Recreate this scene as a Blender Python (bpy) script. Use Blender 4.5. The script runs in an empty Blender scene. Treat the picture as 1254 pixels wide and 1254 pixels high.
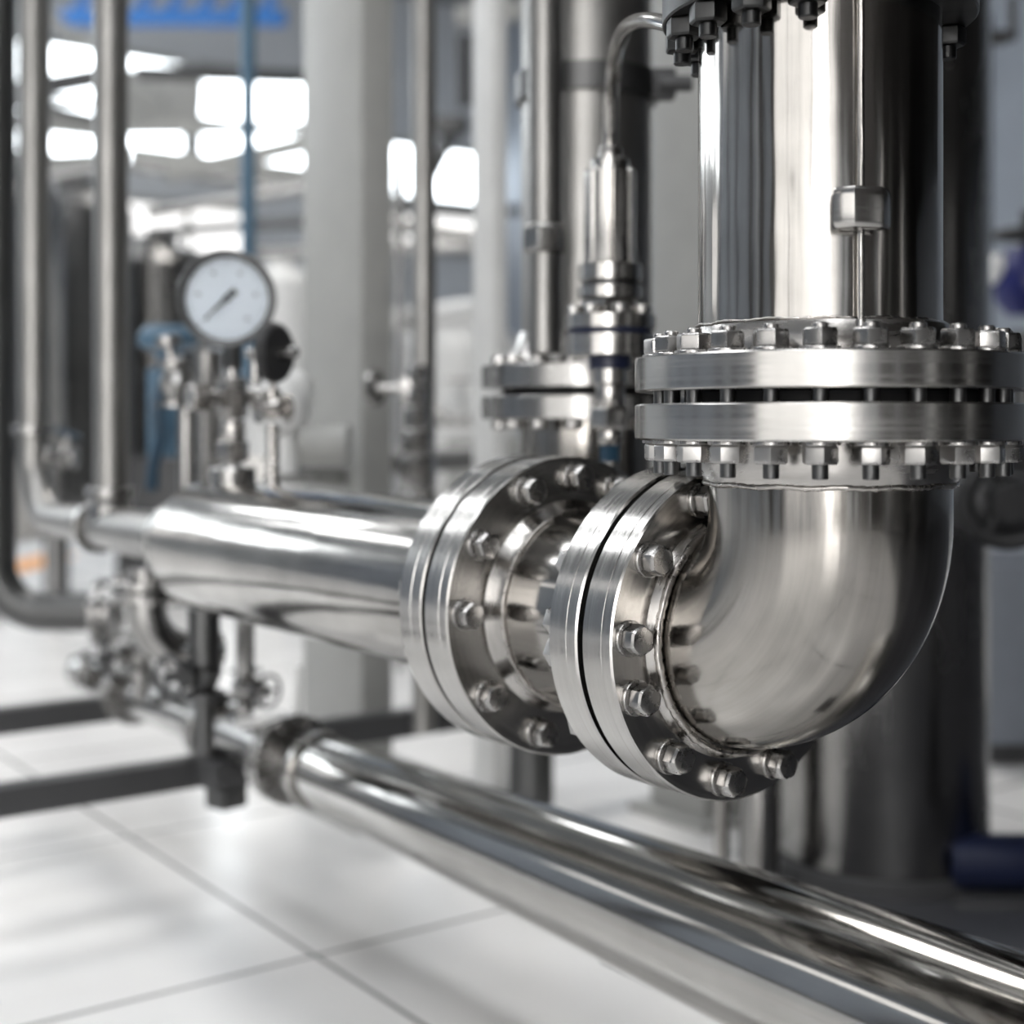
import bpy, bmesh, math, random
from mathutils import Vector, Matrix
random.seed(7)
pi = math.pi
sc = bpy.context.scene
C = sc.collection

# ---------------------------------------------------------------- camera, world, exposure
F = 1742.0; CAMH = 0.95; HY = 520.0
cam = bpy.data.objects.new('camera', bpy.data.cameras.new('camera')); C.objects.link(cam)
cam.location = (0, 0, CAMH); cam.rotation_euler = (pi/2, 0, 0)
cam.data.sensor_width = 36; cam.data.lens = 36*F/1254
cam.data.shift_y = (HY-627)/1254
cam.data.clip_start = 0.05; cam.data.clip_end = 200
cam.data.dof.use_dof = True; cam.data.dof.focus_distance = 1.25
cam.data.dof.aperture_fstop = 2.7
sc.camera = cam
w = bpy.data.worlds.new('world'); sc.world = w; w.use_nodes = True
w.node_tree.nodes['Background'].inputs[0].default_value = (0.85, 0.92, 1, 1)
w.node_tree.nodes['Background'].inputs[1].default_value = 0.15
sc.view_settings.view_transform = 'Standard'; sc.view_settings.look = 'None'
sc.view_settings.exposure = 0.0; sc.view_settings.gamma = 1
sc.cycles.max_bounces = 7; sc.cycles.glossy_bounces = 5; sc.cycles.diffuse_bounces = 3
sc.cycles.transmission_bounces = 4; sc.cycles.sample_clamp_indirect = 8
sc.cycles.caustics_reflective = True

lampd = bpy.data.lights.new('hall_lamp', 'AREA'); lampd.energy = 200; lampd.shape = 'SQUARE'; lampd.size = 1.8; lampd.color = (1, .97, .93)
lamp = bpy.data.objects.new('hall_lamp', lampd); C.objects.link(lamp)
lamp.location = (-0.4, 7.2, 6.6); lamp.rotation_euler = (Vector((-.3, 2.0, 0))-Vector(lamp.location)).to_track_quat('-Z', 'Y').to_euler()
A = Vector((-0.58515, 0.81092, 0)); B = Vector((0.81092, 0.58515, 0)); Z = Vector((0, 0, 1))
X0 = Vector((1, 0, 0)); Y0 = Vector((0, 1, 0))
def P(px, py, Y): return Vector(((px-627)/F*Y, Y, CAMH-(py-HY)/F*Y))
def G(px, py):                                   # point of the floor
    Y = CAMH*F/(py-HY); return Vector(((px-627)/F*Y, Y, 0))
def AB(a, b, z=0): return A*a + B*b + Z*z

# ---------------------------------------------------------------- materials
def new_mat(name):
    m = bpy.data.materials.new(name); m.use_nodes = True
    n = m.node_tree.nodes; return m, n, m.node_tree.links, n['Principled BSDF']
def steel(name, col=(.60, .585, .565), rough=.2, scale=(30, 30, 2), rvar=.12, bump=.15, cvar=.25, wav=.0, wavscale=2.5, aniso=0):
    m, n, l, p = new_mat(name)
    p.inputs['Metallic'].default_value = 1
    at = n.new('ShaderNodeAttribute'); at.attribute_name = 'cyl'
    mp = n.new('ShaderNodeMapping'); mp.inputs['Scale'].default_value = scale
    l.new(at.outputs['Vector'], mp.inputs['Vector'])
    nz = n.new('ShaderNodeTexNoise'); nz.inputs['Scale'].default_value = 1; nz.inputs['Detail'].default_value = 5
    nz.inputs['Roughness'].default_value = .65
    l.new(mp.outputs[0], nz.inputs['Vector'])
    n2 = n.new('ShaderNodeTexNoise'); n2.inputs['Scale'].default_value = 9; n2.inputs['Detail'].default_value = 4
    l.new(at.outputs['Vector'], n2.inputs['Vector'])
    mr = n.new('ShaderNodeMapRange'); mr.inputs['From Min'].default_value = .3; mr.inputs['From Max'].default_value = .7
    mr.inputs['To Min'].default_value = max(.03, rough-rvar*.6); mr.inputs['To Max'].default_value = rough+rvar
    l.new(nz.outputs['Fac'], mr.inputs['Value']); l.new(mr.outputs[0], p.inputs['Roughness'])
    mc = n.new('ShaderNodeMix'); mc.data_type = 'RGBA'
    mc.inputs['A'].default_value = (*[c*(1-cvar) for c in col], 1); mc.inputs['B'].default_value = (*col, 1)
    add = n.new('ShaderNodeMath'); add.operation = 'MULTIPLY_ADD'; add.inputs[1].default_value = .5
    l.new(nz.outputs['Fac'], add.inputs[0])
    h = n.new('ShaderNodeMath'); h.operation = 'MULTIPLY'; h.inputs[1].default_value = .5
    l.new(n2.outputs['Fac'], h.inputs[0]); l.new(h.outputs[0], add.inputs[2])
    m2 = n.new('ShaderNodeMapRange'); m2.inputs['From Min'].default_value = .32; m2.inputs['From Max'].default_value = .62
    l.new(add.outputs[0], m2.inputs['Value']); l.new(m2.outputs[0], mc.inputs['Factor'])
    l.new(mc.outputs['Result'], p.inputs['Base Color'])
    b = n.new('ShaderNodeBump'); b.inputs['Strength'].default_value = bump; b.inputs['Distance'].default_value = .0006
    l.new(nz.outputs['Fac'], b.inputs['Height'])
    if wav:
        mp2 = n.new('ShaderNodeMapping'); mp2.inputs['Scale'].default_value = tuple(wavscale if s > 5 else wavscale*.25 for s in scale)
        l.new(at.outputs['Vector'], mp2.inputs['Vector'])
        n3 = n.new('ShaderNodeTexNoise'); n3.inputs['Scale'].default_value = 5; n3.inputs['Detail'].default_value = 2
        l.new(mp2.outputs[0], n3.inputs['Vector'])
        b2 = n.new('ShaderNodeBump'); b2.inputs['Strength'].default_value = 1; b2.inputs['Distance'].default_value = wav
        l.new(n3.outputs['Fac'], b2.inputs['Height']); l.new(b2.outputs[0], b.inputs['Normal'])
    l.new(b.outputs[0], p.inputs['Normal'])
    return m
def plain(name, col, rough=.5, metal=0, nscale=12, cvar=.12, bump=.05, coat=0, dist=.002):
    m, n, l, p = new_mat(name)
    p.inputs['Metallic'].default_value = metal; p.inputs['Roughness'].default_value = rough
    p.inputs['Coat Weight'].default_value = coat
    tc = n.new('ShaderNodeTexCoord')
    nz = n.new('ShaderNodeTexNoise'); nz.inputs['Scale'].default_value = nscale; nz.inputs['Detail'].default_value = 5
    l.new(tc.outputs['Object'], nz.inputs['Vector'])
    mc = n.new('ShaderNodeMix'); mc.data_type = 'RGBA'
    mc.inputs['A'].default_value = (*[c*(1-cvar) for c in col], 1); mc.inputs['B'].default_value = (*[min(1, c*(1+cvar)) for c in col], 1)
    l.new(nz.outputs['Fac'], mc.inputs['Factor']); l.new(mc.outputs['Result'], p.inputs['Base Color'])
    b = n.new('ShaderNodeBump'); b.inputs['Strength'].default_value = bump; b.inputs['Distance'].default_value = dist
    l.new(nz.outputs['Fac'], b.inputs['Height']); l.new(b.outputs[0], p.inputs['Normal'])
    return m
def emit(name, col, s):
    m, n, l, p = new_mat(name)
    p.inputs['Base Color'].default_value = (.8, .8, .8, 1); p.inputs['Roughness'].default_value = .3
    p.inputs['Emission Color'].default_value = (*col, 1); p.inputs['Emission Strength'].default_value = s
    return m
M = {
 'pipe': steel('polished_steel_pipe', (.47, .452, .43), .11, (42, 42, 1.0), .09, .12, .45, wav=.0010, wavscale=4),
 'bend': steel('brushed_steel_bend', (.39, .37, .345), .12, (34, 34, 1.6), .12, .16, .5, wav=.0020),
 'rim': steel('turned_steel_flange', (.47, .457, .44), .19, (3, 3, 220), .08, .03, .20),
 'neck': steel('ground_steel_neck', (.50, .48, .46), .22, (14, 14, 60), .12, .2, .4, wav=.0006),
 'bolt': steel('bolt_steel', (.38, .37, .36), .27, (20, 20, 20), .12, .15, .25),
 'weld': steel('weld_bead_steel', (.48, .455, .43), .25, (50, 50, 50), .15, .9, .4),
 'low': steel('bright_steel_low_pipe', (.46, .448, .43), .09, (30, 30, 1.0), .08, .08, .22, wav=.0012, wavscale=1.6),
 'back': steel('satin_steel_background', (.38, .372, .362), .22, (20, 20, 2), .1, .05, .2),
 'satin': steel('matt_steel', (.33, .322, .31), .38, (24, 24, 1.5), .08, .05, .3),
 'dark_steel': steel('dull_dark_steel', (.12, .12, .12), .38, (20, 20, 2), .1, .05, .2),
 'grey_paint': plain('pale_grey_paint', (.345, .345, .33), .45),
 'white_paint': plain('white_paint', (.70, .70, .69), .4),
 'black': plain('black_rubber', (.012, .012, .013), .55),
 'bluegrey_wall': plain('blue_grey_cabinet_paint', (.22, .24, .28), .5),
 'blackened': steel('shade_black_steel', (.05, .05, .05), .35, (20, 20, 2), .1, .05, .2),  # near-black colour paints the shade into the top flange and its nuts
 'gasket': plain('black_gasket', (.006, .006, .007), .7),
 'blue': plain('blue_enamel', (.003, .008, .11), .4),
 'lblue': plain('blue_girder_paint', (.02, .20, .62), .4),
 'bluegrey': plain('slate_blue_paint', (.07, .14, .21), .45),
 'teal': plain('blue_hose_plastic', (.008, .04, .075), .35),
 'navy': plain('navy_plastic', (.01, .015, .045), .4),
 'orange': plain('orange_paint', (.85, .33, .04), .5),
 'dial': plain('dial_white', (.62, .68, .74), .5, cvar=.02),
 'ink': plain('dial_ink', (.03, .035, .04), .5),
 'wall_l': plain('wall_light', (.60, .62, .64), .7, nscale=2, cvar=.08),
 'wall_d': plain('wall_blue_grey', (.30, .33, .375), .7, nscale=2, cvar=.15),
 'floor_shade': plain('dark_grey_floor_shade', (.055, .056, .062), .3, nscale=6, cvar=.25),  # dark grey stands in for shade on the tiles
 'dark': plain('dark_grey_paint', (.05, .05, .052), .5),
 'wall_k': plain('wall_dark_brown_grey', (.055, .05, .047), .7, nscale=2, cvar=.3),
 'ceil': plain('ceiling_panel', (.20, .21, .22), .7, nscale=1),
 'glassw': emit('daylight_window', (.90, .96, 1), 7.0),
 'glassb': emit('daylight_tall_window', (1, .985, .97), 9.0),
 'glassd': emit('frosted_window', (1, .98, .96), 1.5),
 'glassm': emit('tall_frosted_window', (1, .98, .95), 1.9),
 'sky': emit('skylight_panel', (.96, .98, 1), 10.5),
}
def glass():
    m, n, l, p = new_mat('gauge_glass')
    p.inputs['Transmission Weight'].default_value = 1; p.inputs['Roughness'].default_value = .02
    p.inputs['IOR'].default_value = 1.12; p.inputs['Base Color'].default_value = (1, 1, 1, 1)
    return m
M['glass'] = glass()
def floor_mat():
    m, n, l, p = new_mat('white_tile_floor')
    g = n.new('ShaderNodeNewGeometry'); o = G(386, 1170)
    def coord(axis, per):
        sub = n.new('ShaderNodeVectorMath'); sub.operation = 'SUBTRACT'; sub.inputs[1].default_value = o
        l.new(g.outputs['Position'], sub.inputs[0])
        d = n.new('ShaderNodeVectorMath'); d.operation = 'DOT_PRODUCT'; d.inputs[1].default_value = axis
        l.new(sub.outputs[0], d.inputs[0])
        pp = n.new('ShaderNodeMath'); pp.operation = 'PINGPONG'; pp.inputs[1].default_value = per/2
        l.new(d.outputs['Value'], pp.inputs[0])
        lt = n.new('ShaderNodeMapRange'); lt.inputs['From Min'].default_value = .003; lt.inputs['From Max'].default_value = .007
        l.new(pp.outputs[0], lt.inputs['Value']); return lt.outputs[0]
    mn = n.new('ShaderNodeMath'); mn.operation = 'MINIMUM'
    l.new(coord(A, .91), mn.inputs[0]); l.new(coord(B, .91), mn.inputs[1])
    nz = n.new('ShaderNodeTexNoise'); nz.inputs['Scale'].default_value = 3; nz.inputs['Detail'].default_value = 4
    l.new(g.outputs['Position'], nz.inputs['Vector'])
    tone = n.new('ShaderNodeMix'); tone.data_type = 'RGBA'
    tone.inputs['A'].default_value = (.76, .75, .74, 1); tone.inputs['B'].default_value = (.88, .87, .855, 1)
    l.new(nz.outputs['Fac'], tone.inputs['Factor'])
    mc = n.new('ShaderNodeMix'); mc.data_type = 'RGBA'
    mc.inputs['A'].default_value = (.20, .20, .20, 1); l.new(tone.outputs['Result'], mc.inputs['B'])
    l.new(mn.outputs[0], mc.inputs['Factor']); l.new(mc.outputs['Result'], p.inputs['Base Color'])
    rr = n.new('ShaderNodeMapRange'); rr.inputs['To Min'].default_value = .12; rr.inputs['To Max'].default_value = .30
    l.new(nz.outputs['Fac'], rr.inputs['Value']); l.new(rr.outputs[0], p.inputs['Roughness'])
    b = n.new('ShaderNodeBump'); b.inputs['Strength'].default_value = .4; b.inputs['Distance'].default_value = .002
    l.new(mn.outputs[0], b.inputs['Height']); l.new(b.outputs[0], p.inputs['Normal'])
    return m
M['floor'] = floor_mat()

# ---------------------------------------------------------------- mesh helpers
WM = {}
def finish(name, verts, faces, cyl=None, sharp=32, bevel=0):
    me = bpy.data.meshes.new(name); me.from_pydata([tuple(v) for v in verts], [], faces)
    if bevel:
        bm = bmesh.new(); bm.from_mesh(me)
        bmesh.ops.remove_doubles(bm, verts=bm.verts, dist=1e-7)
        es = [e for e in bm.edges if len(e.link_faces) == 2 and e.calc_face_angle(0) > .35]
        bmesh.ops.bevel(bm, geom=es, offset=bevel, segments=2, affect='EDGES', profile=.6)
        bm.to_mesh(me); bm.free(); cyl = None
    bm = bmesh.new(); bm.from_mesh(me); bmesh.ops.recalc_face_normals(bm, faces=bm.faces); bm.to_mesh(me); bm.free()
    at = me.attributes.new('cyl', 'FLOAT_VECTOR', 'POINT')
    src = cyl if cyl and len(cyl) == len(me.vertices) else [v.co for v in me.vertices]
    flat = [c for v in src for c in v]; at.data.foreach_set('vector', flat)
    me.shade_smooth(); me.set_sharp_from_angle(angle=math.radians(sharp))
    return me
def lathe(name, prof, seg=64, sharp=32):
    """closed surface of revolution about Z; prof = [(r, z)], ends capped when r = 0 or left open"""
    vs, fs, cy = [], [], []; rows = []; acc = random.random()*3; last = None
    for r, z in prof:
        if last is not None: acc += math.hypot(r-last[0], z-last[1])
        last = (r, z)
        if r < 1e-6:
            rows.append([len(vs)]); vs.append((0, 0, z)); cy.append((0, 0, acc))
        else:
            rows.append(list(range(len(vs), len(vs)+seg)))
            for k in range(seg):
                t = 2*pi*k/seg; vs.append((r*math.cos(t), r*math.sin(t), z)); cy.append((.1*math.cos(t), .1*math.sin(t), acc))
    for a, b in zip(rows, rows[1:]):
        for k in range(seg):
            k2 = (k+1) % seg
            if len(a) == 1 and len(b) == 1: continue
            if len(a) == 1: fs.append((a[0], b[k2], b[k]))
            elif len(b) == 1: fs.append((a[k], a[k2], b[0]))
            else: fs.append((a[k], a[k2], b[k2], b[k]))
    return finish(name, vs, fs, cy, sharp)
def disc_prof(ri, ro, h, c=.0015, grooves=()):
    p = [(ri, 0), (ro-c, 0), (ro, c)]
    for g in grooves: p += [(ro, g-.0006), (ro-.0008, g), (ro, g+.0006)]
    return p + [(ro, h-c), (ro-c, h), (ri, h), (ri, 0)]
def hexm(name, rad, h, ch=.12, bev=.0007, sides=6, hole=0):
    vs, fs = [], []
    def ring(r, z):
        i = len(vs)
        for k in range(sides):
            t = 2*pi*k/sides; vs.append((r*math.cos(t), r*math.sin(t), z))
        return list(range(i, i+sides))
    rs = [ring(rad*.93, 0), ring(rad, h*ch), ring(rad, h*(1-ch)), ring(rad*.9, h)]
    for a, b in zip(rs, rs[1:]):
        for k in range(sides): fs.append((a[k], a[(k+1) % sides], b[(k+1) % sides], b[k]))
    fs.append(tuple(reversed(rs[0]))); fs.append(tuple(rs[-1]))
    return finish(name, vs, fs, None, 25, bev)
def boxm(name, sx, sy, sz, bev=.002, z0=0):
    x, y = sx/2, sy/2
    vs = [(-x, -y, z0), (x, -y, z0), (x, y, z0), (-x, y, z0), (-x, -y, z0+sz), (x, -y, z0+sz), (x, y, z0+sz), (-x, y, z0+sz)]
    fs = [(0, 3, 2, 1), (4, 5, 6, 7), (0, 1, 5, 4), (1, 2, 6, 5), (2, 3, 7, 6), (3, 0, 4, 7)]
    return finish(name, vs, fs, None, 30, bev)
def sweep(name, pts, r, seg=32, caps=True, start=None):
    """tube along pts (world or local); r a number or list"""
    pts = [Vector(p) for p in pts]; n = len(pts)
    rr = r if isinstance(r, (list, tuple)) else [r]*n
    vs, fs, cy = [], [], []; acc = random.random()*3
    T = [(pts[min(i+1, n-1)]-pts[max(i-1, 0)]).normalized() for i in range(n)]
    u = start or (Vector((0, 0, 1)) if abs(T[0].z) < .9 else Vector((1, 0, 0)))
    u = (u - T[0]*u.dot(T[0])).normalized()
    for i in range(n):
        u = (u - T[i]*u.dot(T[i])).normalized(); v = T[i].cross(u)
        if i: acc += (pts[i]-pts[i-1]).length
        for k in range(seg):
            t = 2*pi*k/seg; vs.append(pts[i]+(u*math.cos(t)+v*math.sin(t))*rr[i]); cy.append((.1*math.cos(t), .1*math.sin(t), acc))
    for i in range(n-1):
        for k in range(seg):
            k2 = (k+1) % seg; fs.append((i*seg+k, i*seg+k2, (i+1)*seg+k2, (i+1)*seg+k))
    if caps:
        fs.append(tuple(range(seg))[::-1]); fs.append(tuple((n-1)*seg+k for k in range(seg)))
    return finish(name, vs, fs, cy, 40)
def arc(c, u, v, r, a0, a1, n=16):
    return [c + u*(r*math.cos(a0+(a1-a0)*i/n)) + v*(r*math.sin(a0+(a1-a0)*i/n)) for i in range(n+1)]
def frame(loc, d=Z, roll=0.0):
    return Matrix.Translation(loc) @ Vector(d).to_track_quat('Z', 'Y').to_matrix().to_4x4() @ Matrix.Rotation(roll, 4, 'Z')
def thing(name, label, cat, loc, group=None):
    o = bpy.data.objects.new(name, None); C.objects.link(o); o.empty_display_size = .05
    o.location = loc; WM[o] = Matrix.Translation(loc)
    o['label'] = label; o['category'] = cat
    if group: o['group'] = group
    return o
def part(name, me, m, parent, mat=None, label=None):
    """me in local coordinates, placed by world matrix mat; without mat me holds world coordinates"""
    o = bpy.data.objects.new(name, me); C.objects.link(o)
    if m and not me.materials: me.materials.append(M[m])
    mw = mat or Matrix.Identity(4)
    if parent: o.parent = parent; o.matrix_basis = WM[parent].inverted() @ mw
    else: o.matrix_basis = mw
    WM[o] = mw
    if label: o['label'] = label
    return o
def solo(name, me, m, label, cat, mat=None, group=None):
    o = part(name, me, m, None, mat); o['label'] = label; o['category'] = cat
    if group: o['group'] = group
    return o
def struct(name, me, m, mat=None):
    o = part(name, me, m, None, mat); o['kind'] = 'structure'; return o
def cyl(r, h, seg=32, c=None):
    c = r*.08 if c is None else c
    return lathe('cyl', [(0, 0), (r-c, 0), (r, c), (r, h-c), (r-c, h), (0, h)], seg)

# ---------------------------------------------------------------- the hall
RX = lambda: Matrix.Identity(4)
HB = Matrix(((A.x, B.x, 0, 0), (A.y, B.y, 0, 0), (0, 0, 1, 0), (0, 0, 0, 1)))   # hall frame: x = along A, y = along B
def hallbox(name, a0, a1, b0, b1, z0, z1, m, bev=0):
    me = boxm(name, a1-a0, b1-b0, z1-z0, bev)
    return me, m, HB @ Matrix.Translation(((a0+a1)/2, (b0+b1)/2, z0))
CE = 8.0; AB0, AB1, BB0, BB1 = -9, 20, -9, 14
struct('floor', *hallbox('floor', AB0-.3, AB1+.3, BB0-.3, BB1+.3, -.2, 0, 'floor'))
struct('ceiling', *hallbox('ceiling', AB0-.3, AB1+.3, BB0-.3, BB1+.3, CE, CE+.2, 'ceil'))
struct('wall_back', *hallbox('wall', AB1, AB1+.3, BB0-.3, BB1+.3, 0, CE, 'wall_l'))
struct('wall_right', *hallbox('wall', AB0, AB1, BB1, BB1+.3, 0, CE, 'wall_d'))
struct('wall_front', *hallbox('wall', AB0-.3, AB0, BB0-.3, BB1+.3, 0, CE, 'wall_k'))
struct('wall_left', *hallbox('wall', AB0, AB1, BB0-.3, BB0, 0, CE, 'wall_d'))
struct('skylight_blocker', *hallbox('blocker_slab', AB0, 1.6, 1.35, BB1, 3.3, 3.5, 'wall_k'))  # unseen slab added to block skylight over the right side
tn = 0
for a, w_, mm in ((-6.55, .35, 'wall_k'), (.75, .6, 'wall_k'), (2.6, .6, 'wall_k'), (3.5, .3, 'wall_l'), (4.6, .6, 'wall_k'), (8.7, .5, 'wall_k'), (12.7, .5, 'wall_k')):  # unseen dark and light strips, added to streak reflections in the steel
    tn += 1; struct('streak_strip_%d' % tn, *hallbox('reflection_strip', a, a+w_, BB0, BB0+.18, 0, CE, mm))
for b, w_, mm in ((-5.1, 1.0, 'wall_l'), (-3.6, .6, 'wall_l'), (-1, .3, 'wall_l'), (1.9, .35, 'wall_l'), (4, .6, 'grey_paint'), (8, .3, 'wall_l')):  # unseen pale strips behind the camera, added for reflection streaks
    tn += 1; struct('streak_strip_%d' % tn, *hallbox('reflection_strip', AB0, AB0+.18, b, b+w_, 0, 3.2, mm))
struct('floor_2', *hallbox('floor_shade', AB0, 1.95, 1.60, BB1, 0, .004, 'floor_shade'))  # dark slab added where the tiles lie in shade, also darkens reflections
wn = [0]
def window(a0, a1, b0, b1, z0, z1, pane, nx=3, nz=2, axis='b'):
    """window on a wall: frame with bars + one pane"""
    wn[0] += 1
    vs, fs = [], []
    def bx(p, q):
        i = len(vs)
        for z in (p[2], q[2]):
            for x, y in ((p[0], p[1]), (q[0], p[1]), (q[0], q[1]), (p[0], q[1])): vs.append((x, y, z))
        fs.extend([(i, i+3, i+2, i+1), (i+4, i+5, i+6, i+7), (i, i+1, i+5, i+4), (i+1, i+2, i+6, i+5), (i+2, i+3, i+7, i+6), (i+3, i, i+4, i+7)])
    L0, L1 = (b0, b1) if axis == 'b' else (a0, a1)
    D0, D1 = (a0, a1) if axis == 'b' else (b0, b1)
    t = .05
    def seg(l0, l1, za, zb):
        if axis == 'b': bx((D0, l0, za), (D1, l1, zb))
        else: bx((l0, D0, za), (l1, D1, zb))
    for k in range(nx+1):
        c = L0+(L1-L0)*k/nx; seg(c-t, c+t, z0, z1)
    for k in range(nz+1):
        c = z0+(z1-z0)*k/nz; seg(L0, L1, c-t, c+t)
    fr = struct('window_%d' % wn[0], finish('window_frame', vs, fs), 'grey_paint', HB)
    Dm = (D0+D1)/2
    if axis == 'b': me, m, mt = hallbox('pane', Dm-.01, Dm+.01, b0, b1, z0, z1, pane)
    else: me, m, mt = hallbox('pane', a0, a1, Dm-.01, Dm+.01, z0, z1, pane)
    p = part('window_pane', me, m, fr, mt); return fr
for b in (-7.5, -4.2, -0.9, 2.4, 5.7, 8.6):                                  # clerestory of the back wall
    window(AB1-.12, AB1-.02, b, b+2.7, 4.7, 6.3, 'glassw', 1, 2, 'b')
for b in (-7.5, -4.2, -0.9): window(AB1-.12, AB1-.02, b, b+2.9, 6.5, 7.1, 'glassw', 1, 1, 'b')
for b in (-6.5, 2.8, 6.5): window(AB1-.12, AB1-.02, b, b+2.9, 2.6, 4.2, 'glassd', 3, 1, 'b')
for a in (1.5, 5.5, 9.5, 13.5): window(a, a+3, BB0+.02, BB0+.12, 5.6, 7.0, 'glassd', 3, 1, 'a')
for z0, z1, mm in ((3.84, 4.46, 'glassd'), (4.67, 5.55, 'glassw')): window(AB1-.12, AB1-.02, 11.9, 13.9, z0, z1, mm, 1, 1, 'b')
window(-8.7, -6.7, BB0+.02, BB0+.12, .3, 6.2, 'glassb', 1, 3, 'a')           # tall windows behind the camera's left
window(-6.1, 0.6, BB0+.02, BB0+.12, .6, 5.2, 'glassm', 3, 2, 'a')
window(AB0+.02, AB0+.12, -8.8, -7.0, .6, 6.2, 'glassb', 1, 3, 'b')
window(AB0+.02, AB0+.12, -6.3, -5.3, .6, 6.2, 'glassd', 1, 3, 'b')  # unseen pane added to lighten the pipe beside its bright stripe
for b in (2.4, 7.4): window(AB0+.02, AB0+.12, b, b+.35, .6, 3.0, 'glassd', 1, 1, 'b')  # unseen narrow glowing panes, added as light streaks on the steel
def skylight(a0, a1, b0, b1):
    wn[0] += 1
    fr = struct('window_%d' % wn[0], *hallbox('skylight_kerb', a0-.08, a1+.08, b0-.08, b1+.08, CE-.06, CE-.01, 'white_paint'))
    part('skylight_pane', *hallbox('pane', a0, a1, b0, b1, CE-.09, CE-.061, 'sky')[:2], fr, hallbox('pane', a0, a1, b0, b1, CE-.09, CE-.061, 'sky')[2])
for a in (-6, -1, 4, 9, 14):
    for b in (-3.6, -0.9): skylight(a, a+3.0, b, b+1.2)
skylight(12, 15, 6, 7.2)

# ---------------------------------------------------------------- main pipe assembly
VX, VY = .283, 1.272
V = Vector((VX, VY, 0)); ZA = .75
def H(s, z=ZA, b=0): return V + A*s + B*b + Z*z
nut_m = hexm('hex_nut', .0152, .0150); nut_m.materials.append(M['bolt'])
washer_m = lathe('washer', disc_prof(.004, .0165, .003, .0006), 28); washer_m.materials.append(M['bolt'])
stub_m = cyl(.0068, .0125, 20, .0012); stub_m.materials.append(M['bolt'])
stubs_m = cyl(.0068, .005, 20, .0012); stubs_m.materials.append(M['bolt'])
head_m = hexm('bolt_head', .0150, .0175, .14, .0028); head_m.materials.append(M['bolt'])
def ring_pts(c, u, v, r, angs): return [c+u*(r*math.cos(t))+v*(r*math.sin(t)) for t in angs]
R24 = [2*pi*k/24 + pi/2 for k in range(24)]

# elbow
elb = thing('pipe_elbow', 'brushed steel pipe elbow turning from the vertical bolted joint into the near round flange', 'pipe elbow', H(0, .63))
RB = .115
pts = [Vector((VX, VY, .9)), Vector((VX, VY, .885))] + arc(H(RB, ZA+RB), -A, -Z, RB, 0, pi/2, 28) + [H(.125)]
part('bend', sweep('bend', pts, .1070, 96, False), 'bend', elb)
def beadring(r, rr, n=90, amp=.12):
    vs, fs, cy = [], [], []
    for i in range(n*2):
        t = pi*i/n; q = rr*(1+amp*math.sin(i*2.1)+amp*random.uniform(-.6, .6))
        for k in range(8):
            s = 2*pi*k/8; vs.append(((r+q*math.cos(s))*math.cos(t), (r+q*math.cos(s))*math.sin(t), q*.9*math.sin(s)+.0006*math.sin(i*.5)))
    for i in range(n*2):
        j = (i+1) % (n*2)
        for k in range(8): fs.append((i*8+k, i*8+(k+1) % 8, j*8+(k+1) % 8, j*8+k))
    return finish('bead', vs, fs, None, 60)
part('weld_bead', beadring(.1095, .0028), 'weld', elb, frame(Vector((VX, VY, .898))))
part('weld_bead', beadring(.112, .004), 'weld', elb, frame(H(.102), A))
# lower vertical flange with neck, belongs to the elbow
lf = part('flange', lathe('flange_low', disc_prof(.09, .1725, .0315, .0016), 128), 'rim', elb, frame(Vector((VX, VY, .9365))))
part('neck', lathe('neck', [(.095, .0), (.1105, 0), (.1120, .004), (.1150, .014), (.1165, .0375), (.095, .0375), (.095, 0)], 96), 'neck', elb, frame(Vector((VX, VY, .899))))
part('gasket', lathe('gasket', disc_prof(.05, .128, .0112, .001), 64), 'gasket', elb, frame(Vector((VX, VY, .968))))
for k, p in enumerate(ring_pts(Vector((VX, VY, 0)), X0, Y0, .150, R24)):
    roll = random.uniform(0, 1.0)
    part('washer', washer_m, None, lf, frame(p+Z*.9334))
    n_ = part('nut', nut_m, None, lf, frame(p+Z*.9333, -Z, roll))
    part('stud', lathe('stud', [(0, 0), (.0060, 0), (.0066, .0008), (.0066, .0732), (0, .0732)], 20) if k == 0 else stud_me, 'dark_steel', lf, frame(p+Z*.9065))
    if k == 0: stud_me = [o for o in C.objects if o.name.startswith('stud')][0].data
# near horizontal flange of the elbow (front disc)
FS = .112; FR = .1595
ff = part('flange', lathe('flange_front', disc_prof(.09, FR, .042, .0018, (.014,)), 160), 'rim', elb, frame(H(FS), A))
part('collar', lathe('collar', [(.100, 0), (.1135, 0), (.1165, .004), (.1190, .009), (.100, .009), (.100, 0)], 96), 'neck', elb, frame(H(FS-.0085), A))
def face_ang(deg): t = math.radians(deg); return (-B*math.cos(t)+Z*math.sin(t))
for d in (69, 34, 3, 340, 310, 279, 250, 215, 180, 145, 107):
    p = H(FS)+face_ang(d)*.138
    part('washer', washer_m, None, ff, frame(p-A*.0028, A)); part('bolt', head_m, None, ff, frame(p-A*.0025, -A, random.uniform(0, 1)))

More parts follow.
